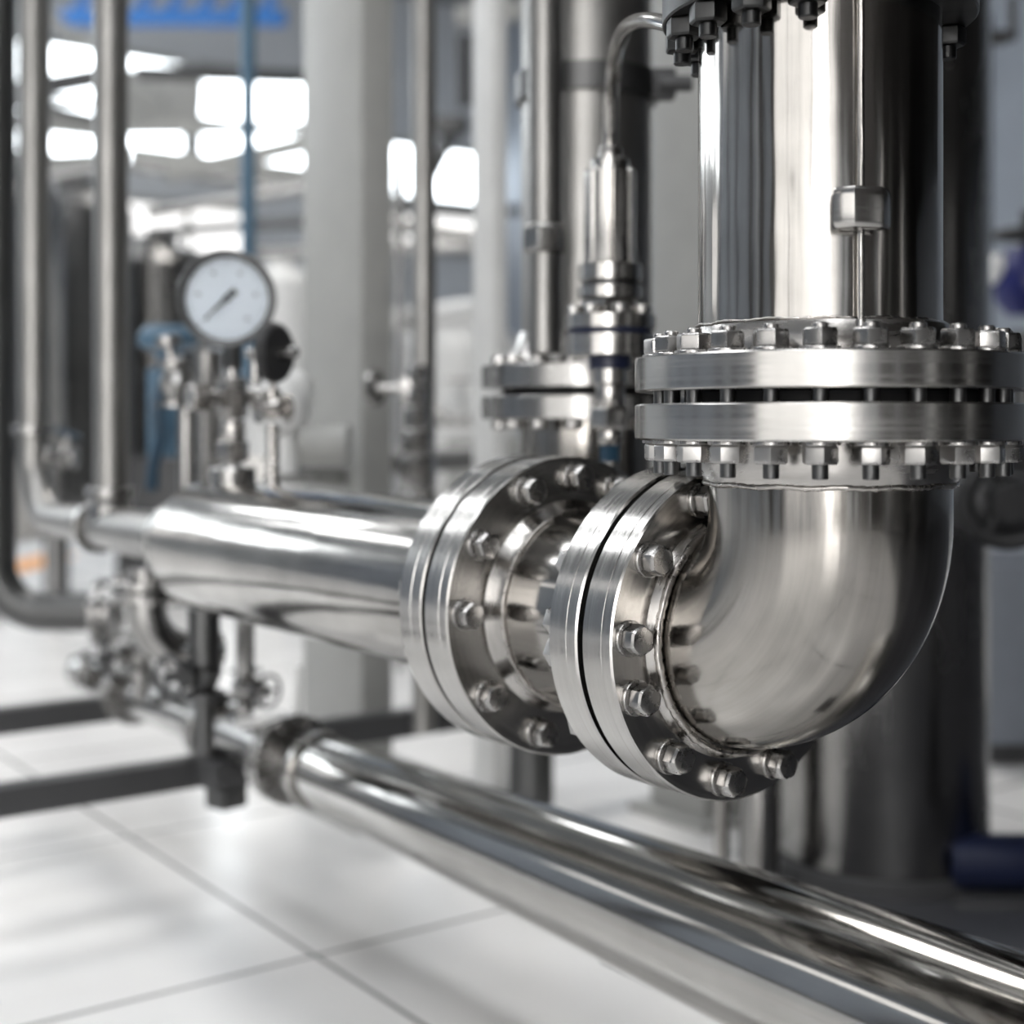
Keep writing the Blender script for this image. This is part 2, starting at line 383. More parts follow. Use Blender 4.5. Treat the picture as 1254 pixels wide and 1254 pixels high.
# vertical pipe
vp = thing('vertical_pipe', 'thick polished steel vertical pipe bolted on top of the elbow, closest to the camera', 'pipe', (VX, VY, 1.0))
part('pipe_body', lathe('pv', [(.1068, 0), (.1068, .10), (.1068, .2), (.1068, .305)], 160), 'pipe', vp, frame(Vector((VX-.009, VY, 1.005))))
part('collar', lathe('collar', [(.09, 0), (.1165, 0), (.1155, .010), (.1125, .022), (.1105, .0275), (.1085, .029), (.09, .029), (.09, 0)], 96), 'neck', vp, frame(Vector((VX-.006, VY, 1.009))))
part('weld_bead', beadring(.1078, .0014, 90, .2), 'weld', vp, frame(Vector((VX-.009, VY, 1.038))))
uf = part('flange', lathe('flange_up', disc_prof(.09, .1725, .0305, .0016), 128), 'rim', vp, frame(Vector((VX, VY, .979))))
for k, p in enumerate(ring_pts(Vector((VX, VY, 0)), X0, Y0, .150, R24)):
    part('washer', washer_m, None, uf, frame(p+Z*1.0093))
    part('nut', nut_m, None, uf, frame(p+Z*1.0118, Z, random.uniform(0, 1.0)))
    part('stud_end', stubs_m, None, uf, frame(p+Z*1.0262))
tf = part('flange', lathe('flange_top', disc_prof(.09, .138, .03, .0016), 96), 'blackened', vp, frame(Vector((VX-.010, VY, 1.308))), 'dark shaded top flange with hanging nuts')  # shade under the top is put into the flange colour
bolt16 = [2*pi*k/16+.12 for k in range(12)]
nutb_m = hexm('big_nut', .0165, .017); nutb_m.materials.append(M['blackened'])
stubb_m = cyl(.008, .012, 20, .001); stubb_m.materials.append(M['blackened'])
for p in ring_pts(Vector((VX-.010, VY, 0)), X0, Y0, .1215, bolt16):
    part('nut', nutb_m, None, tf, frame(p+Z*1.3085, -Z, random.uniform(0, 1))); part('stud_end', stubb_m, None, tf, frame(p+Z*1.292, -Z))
solo('pipe_section', lathe('pv2', [(.085, 0), (.110, 0), (.110, .5), (.085, .5), (.085, 0)], 96), 'pipe', 'upper steel pipe length above the topmost flange, cut by the picture edge', 'pipe', frame(Vector((VX, VY, 1.3385))))

# thin tube with hexagonal union on the front of the vertical pipe
tx = Vector((.2845, 1.160, 0))
tt = thing('drain_tube', 'thin steel tube with hexagonal union nut on the front of the nearest thick pipe', 'tube', tx+Z*1.02)
part('tube', lathe('tube', [(0, 0), (.0030, 0), (.0030, .115), (.0030, .27), (0, .27)], 16), 'pipe', tt, frame(tx+Z*1.035))
part('union_nut', hexm('union', .0262, .034, .14, .0034), 'rim', tt, frame(P(1056, 281, 1.150)+Z*0.0, Z, .22) @ Matrix.Diagonal((1, .55, 1, 1)))
part('sleeve', cyl(.0042, .006, 16), 'bolt', tt, frame(tx+Z*1.030))

# spool between the two flange pairs
G1 = FS+.042+.007
spl = thing('pipe_spool', 'short steel pipe length between the two round flange joints', 'pipe', H(.26, .64))
part('gasket', lathe('gk', disc_prof(.05, FR-.012, .0068, .0008), 96), 'gasket', spl, frame(H(FS+.0421), A))
rf = part('flange', lathe('flange_rear', disc_prof(.09, FR+.001, .042, .0018, (.015,)), 160), 'rim', spl, frame(H(G1), A))
G2 = .372
part('pipe_body', lathe('spool_body', [(.1055, 0), (.1055, .08), (.1055, G2-G1-.04)], 160), 'pipe', spl, frame(H(G1+.04), A))
part('weld_neck', lathe('wn1', [(.10, 0), (.106, 0), (.1085, .006), (.113, .013), (.117, .018), (.10, .018), (.10, 0)], 96), 'neck', spl, frame(H(G2-.018), A))
part('weld_neck', lathe('wn2', [(.10, 0), (.117, 0), (.113, .006), (.1085, .014), (.106, .02), (.10, .02), (.10, 0)], 96), 'neck', spl, frame(H(G1+.042), A))
part('weld_bead', beadring(.1068, .0022), 'weld', spl, frame(H(G2-.020), A))
ff2 = part('flange', lathe('flange_far_front', disc_prof(.09, .1645, .044, .0018, (.016,)), 160), 'rim', spl, frame(H(G2), A))
for d in (27.5, 5, 353, 322, 290, 255, 220, 180, 145, 110, 65):
    p = H(G1+.042)+face_ang(d)*.143
    part('nut', nut_m, None, rf, frame(p, A, random.uniform(0, 1))); part('stud_end', stubs_m, None, rf, frame(p+A*.0145, A))
for d in (116, 92, 64.5, 31, 0.5, 322, 288.5, 255, 220, 185, 150):
    p = H(G2)+face_ang(d)*.142
    part('washer', washer_m, None, ff2, frame(p-A*.0028, A)); part('bolt', head_m, None, ff2, frame(p-A*.0025, -A, random.uniform(0, 1)))

# long main pipe
G3 = G2+.044+.006
SE = 1.335
mp_ = thing('main_pipe', 'long polished horizontal steel pipe running back from the far round flange', 'pipe', H(.9, .64))
part('gasket', lathe('gk', disc_prof(.05, .154, .0058, .0008), 96), 'gasket', mp_, frame(H(G2+.0441), A))
rf2 = part('flange', lathe('flange_far_rear', disc_prof(.09, .1655, .044, .0018, (.02,)), 160), 'rim', mp_, frame(H(G3), A))
part('pipe_body', lathe('main_body', [(.1065, 0), (.1065, .3), (.1065, .7), (.1065, SE-G3-.04)], 160), 'pipe', mp_, frame(H(G3+.04), A))
part('reducer', lathe('reducer', [(.1065, 0), (.103, .008), (.09, .022), (.066, .036), (.052, .046), (.050, .06), (0, .06)], 96), 'pipe', mp_, frame(H(SE), A))
for d in (35, 8, 345, 318, 290, 255, 220, 180, 145, 110, 65):
    p = H(G3+.044)+face_ang(d)*.145
    part('nut', nut_m, None, rf2, frame(p, A, random.uniform(0, 1))); part('stud_end', stubs_m, None, rf2, frame(p+A*.0145, A))

def flange_pair(parent, c, d, ro, th=.02, nb=8, br=None, gap=.006, ns=1.0, m='back'):
    br = br or ro*.84; d = d.normalized()
    u = (X0 if abs(d.z) > .8 else Z); u = (u-d*u.dot(d)).normalized(); v = d.cross(u)
    for o in (-gap/2-th, gap/2):
        part('flange', lathe('fl', disc_prof(ro*.3, ro, th, .0015), 48), m, parent, frame(c+d*o, d))
    part('gasket', lathe('gkt', disc_prof(ro*.3, ro*.8, gap, .0005), 40), 'gasket', parent, frame(c-d*(gap/2), d))
    hm = hexm('n', ro*.10*ns, ro*.11*ns); hm.materials.append(M['bolt'])
    for k in range(nb):
        t = 2*pi*(k+.5)/nb; p = c+u*(br*math.cos(t))+v*(br*math.sin(t))
        part('nut', hm, None, parent, frame(p+d*(gap/2+th), d)); part('nut', hm, None, parent, frame(p-d*(gap/2+th), -d))

# smaller pipe going on from the reducer, turning up
e0 = SE+.06
br_ = thing('branch_pipe', 'bright steel pipe beyond the main pipe that bends up at the left', 'pipe', H(e0+.1, .70))
S2 = 2.14; r2 = .034
pp = [H(e0+.0), H(e0+.2), H(1.85), H(S2)] + arc(H(S2, ZA+.13), -Z, A, .13, 0, pi/2, 14)[1:] + [H(S2+.13, 1.4), H(S2+.13, 2.6)]
part('tube', sweep('branch', pp, [.046, .046, .040]+[r2]*(len(pp)-3), 32), 'satin', br_)
flange_pair(br_, H(e0+.035), A, .075, .016, 8)
part('ferrule', lathe('fer', disc_prof(.02, .052, .022), 40), 'back', br_, frame(H(1.86), A))
part('ferrule', lathe('fer', disc_prof(.02, .046, .018), 40), 'back', br_, frame(H(S2+.13, .93), Z))
r_ = thing('riser_pipe', 'upright steel pipe joining the branch pipe, second from the left edge', 'pipe', H(1.80, ZA+.03))
c_ = H(1.80)
part('tube', lathe('rt', [(.033, .0), (.033, 1.0), (.033, 2.2)], 32), 'satin', r_, frame(c_+Z*.03))
part('ferrule', lathe('fer', disc_prof(.02, .048, .02), 40), 'back', r_, frame(c_+Z*.06))
part('tee_saddle', lathe('sad', [(.042, 0), (.042, .035), (.034, .05), (.034, 0)], 32), 'back', r_, frame(c_+Z*.012))

# ---------------------------------------------------------------- low pipe near the floor
LZ = .338; LDEP = CAMH-LZ
def L(t, z=LZ):                                  # point of the low pipe line, t metres back from its near reference
    p0 = Vector((.2633, 1.68, 0)); return p0 + A*t + Z*z
lp = thing('low_pipe', 'large mirror bright steel pipe crossing low in the foreground', 'pipe', L(0, .25))
prof = [(0, 0), (.1085, 0), (.110, .002), (.0925, .55), (.086, .8), (.074, 1.25), (.062, 1.72), (.061, 1.725), (0, 1.725)]
part('pipe_body', lathe('low_body', prof, 160, 20), 'low', lp, frame(L(-.70), A))
part('end_ring', lathe('er', disc_prof(.03, .069, .02), 64), 'rim', lp, frame(L(1.02), A))
lp2 = thing('header_pipe', 'narrower steel header with clamps continuing the low foreground pipe to the left', 'pipe', L(1.1, .28))
part('tube', sweep('hd', [L(1.035), L(1.3), L(1.6), L(1.9), L(2.25)], .045, 40), 'back', lp2)
flange_pair(lp2, L(1.145), A, .082, .018, 8)
part('hanger_foot', boxm('hf', .13, .10, .05, .006), 'dark', lp2, frame(L(1.40, .245)-B*.01, Z, .9))
part('hanger_foot', boxm('hf2', .06, .06, .06, .006), 'dark_steel', lp2, frame(L(1.40, .195)-B*.01, Z, .9))
flange_pair(lp2, L(1.46), A, .072, .016, 8)
flange_pair(lp2, L(1.93), A, .070, .016, 8)
part('end_cap', lathe('ec', [(.045, 0), (.04, .025), (.02, .04), (0, .043)], 32), 'back', lp2, frame(L(2.25), A))
s_ = thing('pipe_stand', 'dark steel stand under the near end of the low foreground pipe', 'pipe stand', L(-.42, 0))
part('base_plate', boxm('bp', .14, .14, .01), 'dark', s_, frame(L(-.42, 0), Z, math.atan2(A.y, A.x)))
part('post', cyl(.03, LZ-.119, 24), 'dark', s_, frame(L(-.42, .01)))

def beam(name, p, q, w_, h_, m, label, cat, group=None, bev=.003):
    d = (q-p); L_ = d.length; me = boxm(name, w_, h_, L_, bev)
    x = d.normalized(); s = Vector((-x.y, x.x, 0)).normalized() if abs(x.z) < .99 else X0; u = x.cross(s)
    mt = Matrix((( -u.x if False else s.x, u.x, x.x, p.x), (s.y, u.y, x.y, p.y), (s.z, u.z, x.z, p.z), (0, 0, 0, 1)))
    return solo(name, me, m, label, cat, mt, group)
def rod(name, p, q, r, m, label, cat, group=None):
    d = q-p; return solo(name, lathe(name, [(0, 0), (r, 0), (r, d.length*.5), (r, d.length), (0, d.length)], 32), m, label, cat, frame(p, d), group)

# dark rails to the left of the header
q = L(1.42, .27); beam('steel_rail', q-B*2.6, q-B*.03, .05, .055, 'dark', 'dark grey rail crossing to the left edge, the nearer and lower of two', 'rail')
q = L(1.98, .30); beam('steel_rail', q-B*2.8, q-B*.03, .05, .055, 'dark', 'dark grey rail crossing to the left edge, the farther and higher of two', 'rail')
q = P(487, 886, 3.3); beam('steel_rail', q-B*.28, q+B*.75, .05, .06, 'dark', 'dark rail between the pale column and the pipe leg, under the main pipe', 'rail')

# ---------------------------------------------------------------- columns
def column(px0, px1, pxm, Y, label, m='grey_paint', z1=CE, name='steel_column'):
    """rectangular column: corner nearest the camera at px pxm"""
    c = P(pxm, HY, Y); c.z = 0
    def hit(px, dr):
        k = (px-627)/F; # (c + dr t).x = k (c+dr t).y
        return (k*c.y-c.x)/(dr.x-k*dr.y)
    t1 = abs(hit(px0, A)); t2 = abs(hit(px1, B))
    o = thing(name, label, 'column', c+A*t1/2+B*t2/2)
    part('post', boxm('post', t1, t2, z1, .004), m, o, Matrix.Translation(c+A*t1/2+B*t2/2) @ HB)
    part('base_plate', boxm('bplate', t1+.08, t2+.08, .02, .003), m, o, Matrix.Translation(c+A*t1/2+B*t2/2) @ HB)
    return o
column(371, 481, 443, 3.35, 'wide pale grey rectangular steel column left of the picture centre')
column(579, 621, 606, 3.6, 'pale column beside the second thick pipe, right of the slim dark pipe', 'white_paint')
column(797, 905, 862, 3.35, 'pale grey column between the second thick pipe and the nearest thick pipe')

# ---------------------------------------------------------------- second vertical unit
U = Vector((.112, 2.15, 0))
u2 = thing('vertical_pipe', 'thick vertical steel pipe with flange joint standing behind the slim transmitter, out of focus', 'pipe', U+Z*.5)
part('pipe_body', lathe('u2', [(.098, 0), (.098, 1.0), (.098, 2.2)], 96), 'satin', u2, frame(U+Z*1.02))
flange_pair(u2, U+Z*.998, Z, .158, .034, 16, .132, .012, .85)
part('neck', lathe('nk', [(.125, 0), (.108, .03), (.102, .05), (.098, .05), (.098, 0)], 64), 'neck', u2, frame(U+Z*1.038))
part('elbow', sweep('u2e', [U+Z*.96, U+Z*.90]+arc(U+B*.16+Z*.90, -B, -Z, .16, 0, pi/2, 14)[1:]+[U+B*.3+Z*.74], .098, 48), 'bend', u2)
tube2 = P(667, 300, 2.0)
t2 = thing('drain_tube', 'pale tube with a blurred hexagonal union in front of the second thick pipe', 'tube', Vector((tube2.x, tube2.y, 1.06)))
part('tube', cyl(.024, 2.1, 24, .001), 'satin', t2, frame(Vector((tube2.x, tube2.y, 1.05))))
part('union_nut', hexm('un2', .031, .042, .14, .003), 'back', t2, frame(P(667, 311, 2.0), Z, .2))

# bracket clamp on the second pipe
cl = thing('pipe_clamp', 'dark steel clamp lug on the second thick pipe, left of the near pipe top', 'clamp', P(775, 95, 2.12))
part('band', lathe('band', [(.100, 0), (.108, 0), (.108, .04), (.100, .04), (.100, 0)], 64), 'dark_steel', cl, frame(U+Z*(P(0, 118, 2.1).z)))
part('lug', boxm('lug', .11, .035, .045, .006), 'dark', cl, frame(P(782, 122, 2.12)))
part('bolt', cyl(.012, .05, 20), 'dark', cl, frame(P(806, 102, 2.10), X0))

# slim transmitter between the second pipe and the near joint
S = P(747, 520, 1.85); S.z = 0
def zat(y, Y=1.85): return CAMH-(y-HY)/F*Y
tr = thing('pressure_transmitter', 'slim ribbed steel transmitter body with bent tube on top, left of the near pipe', 'transmitter', S+Z*zat(560))
def seg_(name, y0, y1, hw, m='rim', segs=48, hexa=False, roll=.3):
    r = hw/F*1.85; h = zat(y1)-zat(y0)
    me = hexm(name, r, h, .1, r*.05) if hexa else lathe(name, [(0, 0), (r*.95, 0), (r, h*.06), (r, h*.94), (r*.95, h), (0, h)], segs)
    return part(name, me, m, tr, frame(S+Z*zat(y0), Z, roll))
seg_('cap_nut', 205, 181, 15, hexa=False); seg_('cap_shoulder', 212, 196, 24)
# fluted body
rb = 32/F*1.85; hb = zat(208)-zat(328); vs, fs = [], []; nseg = 64
rows = [(0, .96), (.03, 1), (.97, 1), (1, .93)]
for zf, k in rows:
    for i in range(nseg):
        t = 2*pi*i/nseg; r = rb*k*(1-.10*(1 if (i % 8) in (0,) else 0)); vs.append((r*math.cos(t), r*math.sin(t), hb*zf))
for j in range(3):
    for i in range(nseg): fs.append((j*nseg+i, j*nseg+(i+1) % nseg, (j+1)*nseg+(i+1) % nseg, (j+1)*nseg+i))
fs += [tuple(range(nseg))[::-1], tuple(3*nseg+i for i in range(nseg))]
part('body', finish('fl_body', vs, fs, None, 20), 'rim', tr, frame(S+Z*zat(328)))
seg_('ring', 345, 324, 39); seg_('ring', 352, 346, 35, 'dark_steel'); seg_('ring', 366, 351, 40); seg_('ring', 390, 366, 38, hexa=True)
seg_('flange', 404, 386, 56, hexa=False); seg_('gasket', 409, 403, 52, 'navy'); seg_('flange', 437, 409, 55)
for k in range(8):
    t = 2*pi*k/8+.2; p = S+X0*(.048*math.cos(t))+Y0*(.048*math.sin(t))
    part('bolt', head2 if k else hexm('h2', .009, .012), 'bolt', tr, frame(p+Z*zat(386)))
    if k == 0: head2 = [o for o in C.objects if o.name.startswith('bolt')][-1].data
head2 = None
seg_('throat', 452, 436, 26, 'navy'); seg_('neck', 470, 450, 21); seg_('neck_nut', 500, 468, 18, 'neck'); seg_('hex_nut', 526, 498, 25, 'rim', hexa=True)
seg_('stem', 545, 524, 15, 'neck'); seg_('blue_coupling', 566, 541, 13, 'teal', hexa=True)
part('lower_tube', cyl(.012, .16, 20, .001), 'back', tr, frame(S+Z*(zat(563)-.16)))
# bent tube from the transmitter to the top flange
tb0 = S+Z*zat(184); end = Vector((.1445, 1.30, zat(30, 1.30)))
bz = []
c1, c2 = tb0+Z*.165, P(766, 14, 1.5)
for i in range(33):
    t = i/32; bz.append(tb0*(1-t)**3+c1*3*t*(1-t)**2+c2*3*t*t*(1-t)+end*t**3)
solo('bent_tube', sweep('bt', bz, [.0105-.003*i/32 for i in range(33)], 24), 'pipe', 'thin bent steel tube curving from the transmitter top to the dark top flange', 'tube')

# ---------------------------------------------------------------- pressure gauge
gs = 1.25; gp = H(gs); gY = gp.y
def gz(y): return CAMH-(y-HY)/F*gY
gx = Vector((gp.x, gY, 0))
gc = P(278, 366, gY)
ga = thing('pressure_gauge', 'round pressure gauge with dark rim and white dial standing on the main pipe', 'pressure gauge', gx+Z*(ZA+.105))
fd = Vector((.12, -1, .0)).normalized()
gr = 60/F*gY
gf = frame(gc, fd)
case = part('case', lathe('case', [(0, -.035), (gr*.90, -.035), (gr*.97, -.028), (gr*.98, -.004), (gr, 0), (gr, .010), (gr*.97, .015), (gr*.86, .012), (gr*.84, .006), (gr*.84, .001), (0, .001)], 96), 'dark_steel', ga, gf, 'dark rim')
dl = part('dial', lathe('dial', [(0, .0), (gr*.835, 0), (gr*.835, .003), (0, .003)], 64), 'dial', ga, gf)
vs, fs = [], []
def quad(x, y, wx, wy, a, z=.0034):
    i = len(vs)
    for sx, sy in ((-1, -1), (1, -1), (1, 1), (-1, 1)):
        X_ = sx*wx/2; Y_ = sy*wy/2; vs.append((x+X_*math.cos(a)-Y_*math.sin(a), y+X_*math.sin(a)+Y_*math.cos(a), z))
    fs.append((i, i+1, i+2, i+3))
for k in range(51):
    t = math.radians(-135+270*k/50)+pi/2; big = k % 5 == 0
    quad(.77*gr*math.cos(t), .77*gr*math.sin(t), gr*(.09 if big else .05), .0014 if big else .0007, t)
    if k % 10 == 0: quad(.58*gr*math.cos(t), .58*gr*math.sin(t), .006, .004, 0)
part('scale_marks', finish('marks', vs, fs), 'ink', dl, gf)
yaxis = gf.to_3x3().inverted()
tgt = (P(250, 392, gY)-gc); tl = gf.to_3x3().inverted() @ tgt; an = math.atan2(tl.y, tl.x)
vs2 = [(gr*.68, 0, 0), (0, .0042, 0), (-gr*.25, .0062, 0), (-gr*.25, -.0062, 0), (0, -.0042, 0)]
vs2 = [(x*math.cos(an)-y*math.sin(an), x*math.sin(an)+y*math.cos(an), zz) for x, y, _ in vs2 for zz in (.0045, .006)]
fs2 = [(0, 2, 4, 6, 8), (9, 7, 5, 3, 1)]+[(2*k, 2*k+1, (2*k+3) % 10, (2*k+2) % 10) for k in range(5)]
part('needle', finish('needle', vs2, fs2), 'ink', ga, gf)
part('hub', cyl(.006, .007, 24), 'ink', ga, gf)
part('glass', lathe('gl', [(0, .009), (gr*.85, .009), (gr*.85, .0105), (0, .0105)], 64), 'glass', ga, gf)
def gseg(name, y0, y1, hw, m='back', hexa=False, dx=0):
    r = hw/F*gY; h = gz(y1)-gz(y0)
    me = hexm(name, r, h, .12, r*.05) if hexa else lathe(name, [(0, 0), (r*.93, 0), (r, h*.08), (r, h*.92), (r*.93, h), (0, h)], 40)
    part(name, me, m, ga, frame(gx+Z*gz(y0)+X0*dx, Z, .4))
gseg('socket', 452, 422, 12, 'dark_steel', True); gseg('stem', 600, 420, 9)
gseg('needle_valve_body', 512, 462, 19, 'neck', True); gseg('valve_collar', 540, 515, 15, 'neck'); gseg('valve_nut', 566, 540, 20, 'neck', True)
gseg('pipe_boss', 606, 572, 28)
part('side_arm', cyl(.011, .05, 24), 'back', ga, frame(gx+Z*gz(487), -B))
part('side_arm', cyl(.013, .055, 24), 'back', ga, frame(gx+Z*gz(487), B))
part('valve_cap', hexm('vc', .024, .03), 'neck', ga, frame(gx+Z*gz(487)-B*.075, B))

# small valves and instruments beside the gauge
def handwheel(parent, c, d, r, m, rim=.008):
    d = d.normalized(); u = (X0 if abs(d.x) < .8 else Z); u = (u-d*u.dot(d)).normalized(); v = d.cross(u)
    ps = [c+u*(r*math.cos(2*pi*i/32))+v*(r*math.sin(2*pi*i/32)) for i in range(33)]
    hw = part('handwheel', sweep('hw', ps, rim, 12, False), m, parent)
    for k in range(3):
        t = 2*pi*k/3; e = c+u*(r*math.cos(t))+v*(r*math.sin(t))
        part('spoke', lathe('sp', [(rim*.7, 0), (rim*.7, r)], 10), m, hw, frame(c, e-c))
    part('hub', cyl(rim*2.2, rim*3, 20), m, hw, frame(c-d*rim*1.5, d))
def valve(px, py, Y, size, label, m='back', wheel='black', wdir=None, axis=None, down=None, name='gate_valve', cat='valve', wr=.9, knob=None):
    """valve centred at a point with flanges along axis, bonnet and handwheel along wdir, leg pipe below"""
    c = P(px, py, Y); axis = axis or Z; wdir = wdir or -B; s = size
    o = thing(name, label, cat, c if down is None else Vector((c.x, c.y, down)))
    u = axis
    part('body', lathe('vb', [(0, -s), (s*.5, -s), (s*.5, -s*.75), (s*.62, -s*.5), (s*.8, 0), (s*.62, s*.5), (s*.5, s*.75), (s*.5, s), (0, s)], 32), m, o, frame(c, u))
    for sg in (-1, 1):
        part('flange', lathe('vf', disc_prof(s*.2, s*.95, s*.22, .001), 32), m, o, frame(c+u*(sg*s*1.0-s*.11), u))
    part('bonnet', lathe('bn', [(s*.5, 0), (s*.5, s*.9), (s*.62, s*.95), (s*.62, s*1.15), (s*.3, s*1.25), (s*.2, s*1.9), (0, s*1.9)], 28), m, o, frame(c, wdir))
    if knob: part('knob', lathe('kn', [(0, 0), (s*wr, 0), (s*wr*1.05, s*.15), (s*wr*.9, s*.5), (0, s*.6)], 32), knob, o, frame(c+wdir*s*1.8, wdir))
    else: handwheel(o, c+wdir*s*1.9, wdir, s*wr, wheel, s*.11)
    if down is not None:
        part('leg_pipe', lathe('lg', [(s*.42, 0), (s*.42, c.z-s-down)], 24), m, o, frame(Vector((c.x, c.y, down)), Z))
    return o
def mz(s): return ZA+.106
wd = (X0*.9-Y0*.42).normalized()
kv = valve(334, 500, 2.2, .024, 'steel valve with tall black oval handwheel seen edge-on, at the lower right of the gauge', 'neck', wdir=Z, axis=B, knob='back', wr=.5, down=.85)
kc = P(336, 432, 2.2)
part('handwheel', lathe('bw', [(0, -.011), (.040, -.011), (.046, -.006), (.048, 0), (.046, .006), (.040, .011), (0, .011)], 48), 'black', kv, frame(kc, wd), 'black rubber covered wheel')
part('spindle', cyl(.009, .09, 20), 'back', kv, frame(kc-wd*.05, wd))
part('yoke', cyl(.010, .055, 20), 'back', kv, frame(kc-wd*.035-Z*.050, Z))
pv = P(352, 505, 2.9)
ac = thing('steam_trap', 'pale rounded trap body with domed top beside the wide pale column', 'trap', P(350, 575, 2.9))
part('dome', lathe('dm', [(0, .11), (.035, .10), (.052, .07), (.056, .03), (.05, 0), (.03, -.02), (.03, -.10), (0, -.10)], 40), 'white_paint', ac, frame(P(347, 520, 2.9)))
part('dome', lathe('dm', [(0, .06), (.02, .055), (.032, .03), (.03, 0), (0, 0)], 32), 'white_paint', ac, frame(P(364, 490, 2.9)))
part('outlet', cyl(.045, .10, 32), 'grey_paint', ac, frame(P(368, 545, 2.9), X0))
rod('tray_pipe', P(312, 574, 2.8), P(414, 584, 3.42), .026, 'back', 'short horizontal steel pipe just above the main pipe, left of the wide column', 'pipe')
valve(216, 470, 2.7, .040, 'steel valve body with a bright cap left of the gauge stem', 'back', wdir=(Z-B*.2).normalized(), axis=Z, knob='back', wr=.6)
b1 = thing('blue_valve', 'blue painted valve actuator half hidden left of the gauge', 'valve', P(205, 480, 3.2))
part('actuator', lathe('ba', [(0, .13), (.05, .13), (.066, .11), (.066, .085), (.03, .07), (.022, 0), (.03, -.10), (0, -.10)], 32), 'bluegrey', b1, frame(P(206, 470, 3.2)))
part('yoke', boxm('yk', .07, .03, .20, .006), 'bluegrey', b1, frame(P(200, 560, 3.2)))
part('hose', sweep('hs', [P(186, 600, 3.1), P(188, 570, 3.1), P(196, 540, 3.1), P(190, 500, 3.15), P(200, 470, 3.2)], .014, 16), 'teal', b1)
rod('riser_tube', P(229, 640, 2.8), P(229, 452, 2.8), .018, 'back', 'short bright upright tube directly left of the gauge stem', 'pipe')
rod('riser_tube', P(255, 630, 2.95), P(255, 430, 2.95), .030, 'back', 'grey upright tube half hidden behind the gauge stem', 'pipe')
# things under the main pipe
valve(250, 822, 2.5, .040, 'dark steel drain valve hanging under the main pipe left end', 'dark_steel', 'dark', wdir=(-B-A*.3).normalized(), axis=Z, down=.37)
valve(300, 842, 2.75, .034, 'steel drain valve with round bonnet under the main pipe, right of the dark one', 'back', 'dark', wdir=(B*.3-A).normalized(), axis=Z, down=.34)
valve(172, 800, 3.05, .040, 'steel valve at the left end of the header pipe, below the branch joint', 'back', 'black', wdir=-B, axis=Z, down=.36)
rod('drain_pipe', P(250, 812, 2.48), P(250, 745, 2.48), .028, 'dark_steel', 'short dark drop pipe joining the main pipe to the dark drain valve', 'pipe')
rod('drain_pipe', P(300, 825, 2.72), P(300, 750, 2.72), .018, 'back', 'short steel drop pipe above the right drain valve', 'pipe')
rod('bright_tube', P(290, 886, 2.6), P(362, 879, 2.6), .010, 'white_paint', 'short bright white tube lying over the low header between valve and column', 'pipe')
rod('bright_tube', P(364, 885, 2.62), P(366, 815, 2.62), .008, 'white_paint', 'short upright white tube touching the left side of the wide column', 'pipe')
# leg below the far flange
lg = thing('support_post', 'dark upright support leg below the far round flange, behind the low pipe', 'pipe support', G(650, 1105))
gl = P(650, 1000, 3.25); gl.z = 0
lg.location = gl; WM[lg] = Matrix.Translation(gl)
part('post', cyl(.052, .52, 40), 'dark_steel', lg, frame(gl))
part('base_plate', boxm('lgb', .2, .2, .015), 'dark', lg, frame(gl))
part('bracket', boxm('lgk', .20, .06, .10, .006), 'dark', lg, frame(gl+Z*.33-X0*.02))
part('clamp', lathe('lgc', disc_prof(.03, .072, .03), 40), 'back', lg, frame(gl+Z*.47))

# left edge: dark pipe turning into the joint
dp = thing('dark_pipe', 'dull dark pipe dropping along the left edge and bending right near the floor', 'pipe', P(20, 730, 3.5))
c0 = P(-4, 690, 3.5)
pts = [P(-4, -40, 3.5), P(-4, 300, 3.5), c0] + arc(c0+X0*.12, -X0, -Z, .12, 0, pi/2, 12)[1:] + [c0+X0*.28-Z*.12]
part('tube', sweep('dpt', pts, .047, 32), 'dark_steel', dp)
flange_pair(dp, c0+X0*.27-Z*.12, X0, .08, .02, 8)
rod('dark_pipe', P(18, 560, 4.2), P(18, 250, 4.2), .05, 'dark_steel', 'dark stub pipe between the left edge pipe and the bright bent pipe', 'pipe')
# slim pipes
rod('slim_pipe', P(519, 620, 3.15)-Z*.5, P(519, -40, 3.15), .027, 'satin', 'slim upright steel pipe between the wide pale column and the narrow pale one', 'pipe')
sv = thing('inline_fitting', 'stack of steel fittings clamped beside the slim pipe above the far flange', 'fitting', P(512, 560, 3.0))
for y0, hw, hh in ((600, 24, 40), (558, 20, 30), (525, 15, 26), (497, 13, 24), (470, 12, 22)):
    part('nut', hexm('fn', hw/F*3.0, hh/F*3.0, .14, .002), 'back', sv, frame(P(512, y0, 3.0), Z, .3))
tb = thing('tap_valve', 'small bright tap with round lever wheel at the right side of the wide column', 'valve', P(470, 470, 3.1))
part('wheel', lathe('tw', disc_prof(.004, .04, .012), 32), 'back', tb, frame(P(457, 475, 3.1), (X0-Y0*.5).normalized()))
part('spindle', cyl(.010, .09, 16), 'back', tb, frame(P(459, 475, 3.1), X0))
part('body', boxm('tbb', .03, .03, .06, .005), 'back', tb, frame(P(500, 495, 3.1)))
rod('conduit', P(304, 470, 4.6), P(304, -40, 4.6), .024, 'bluegrey', 'slate blue upright conduit rising behind the gauge', 'conduit')

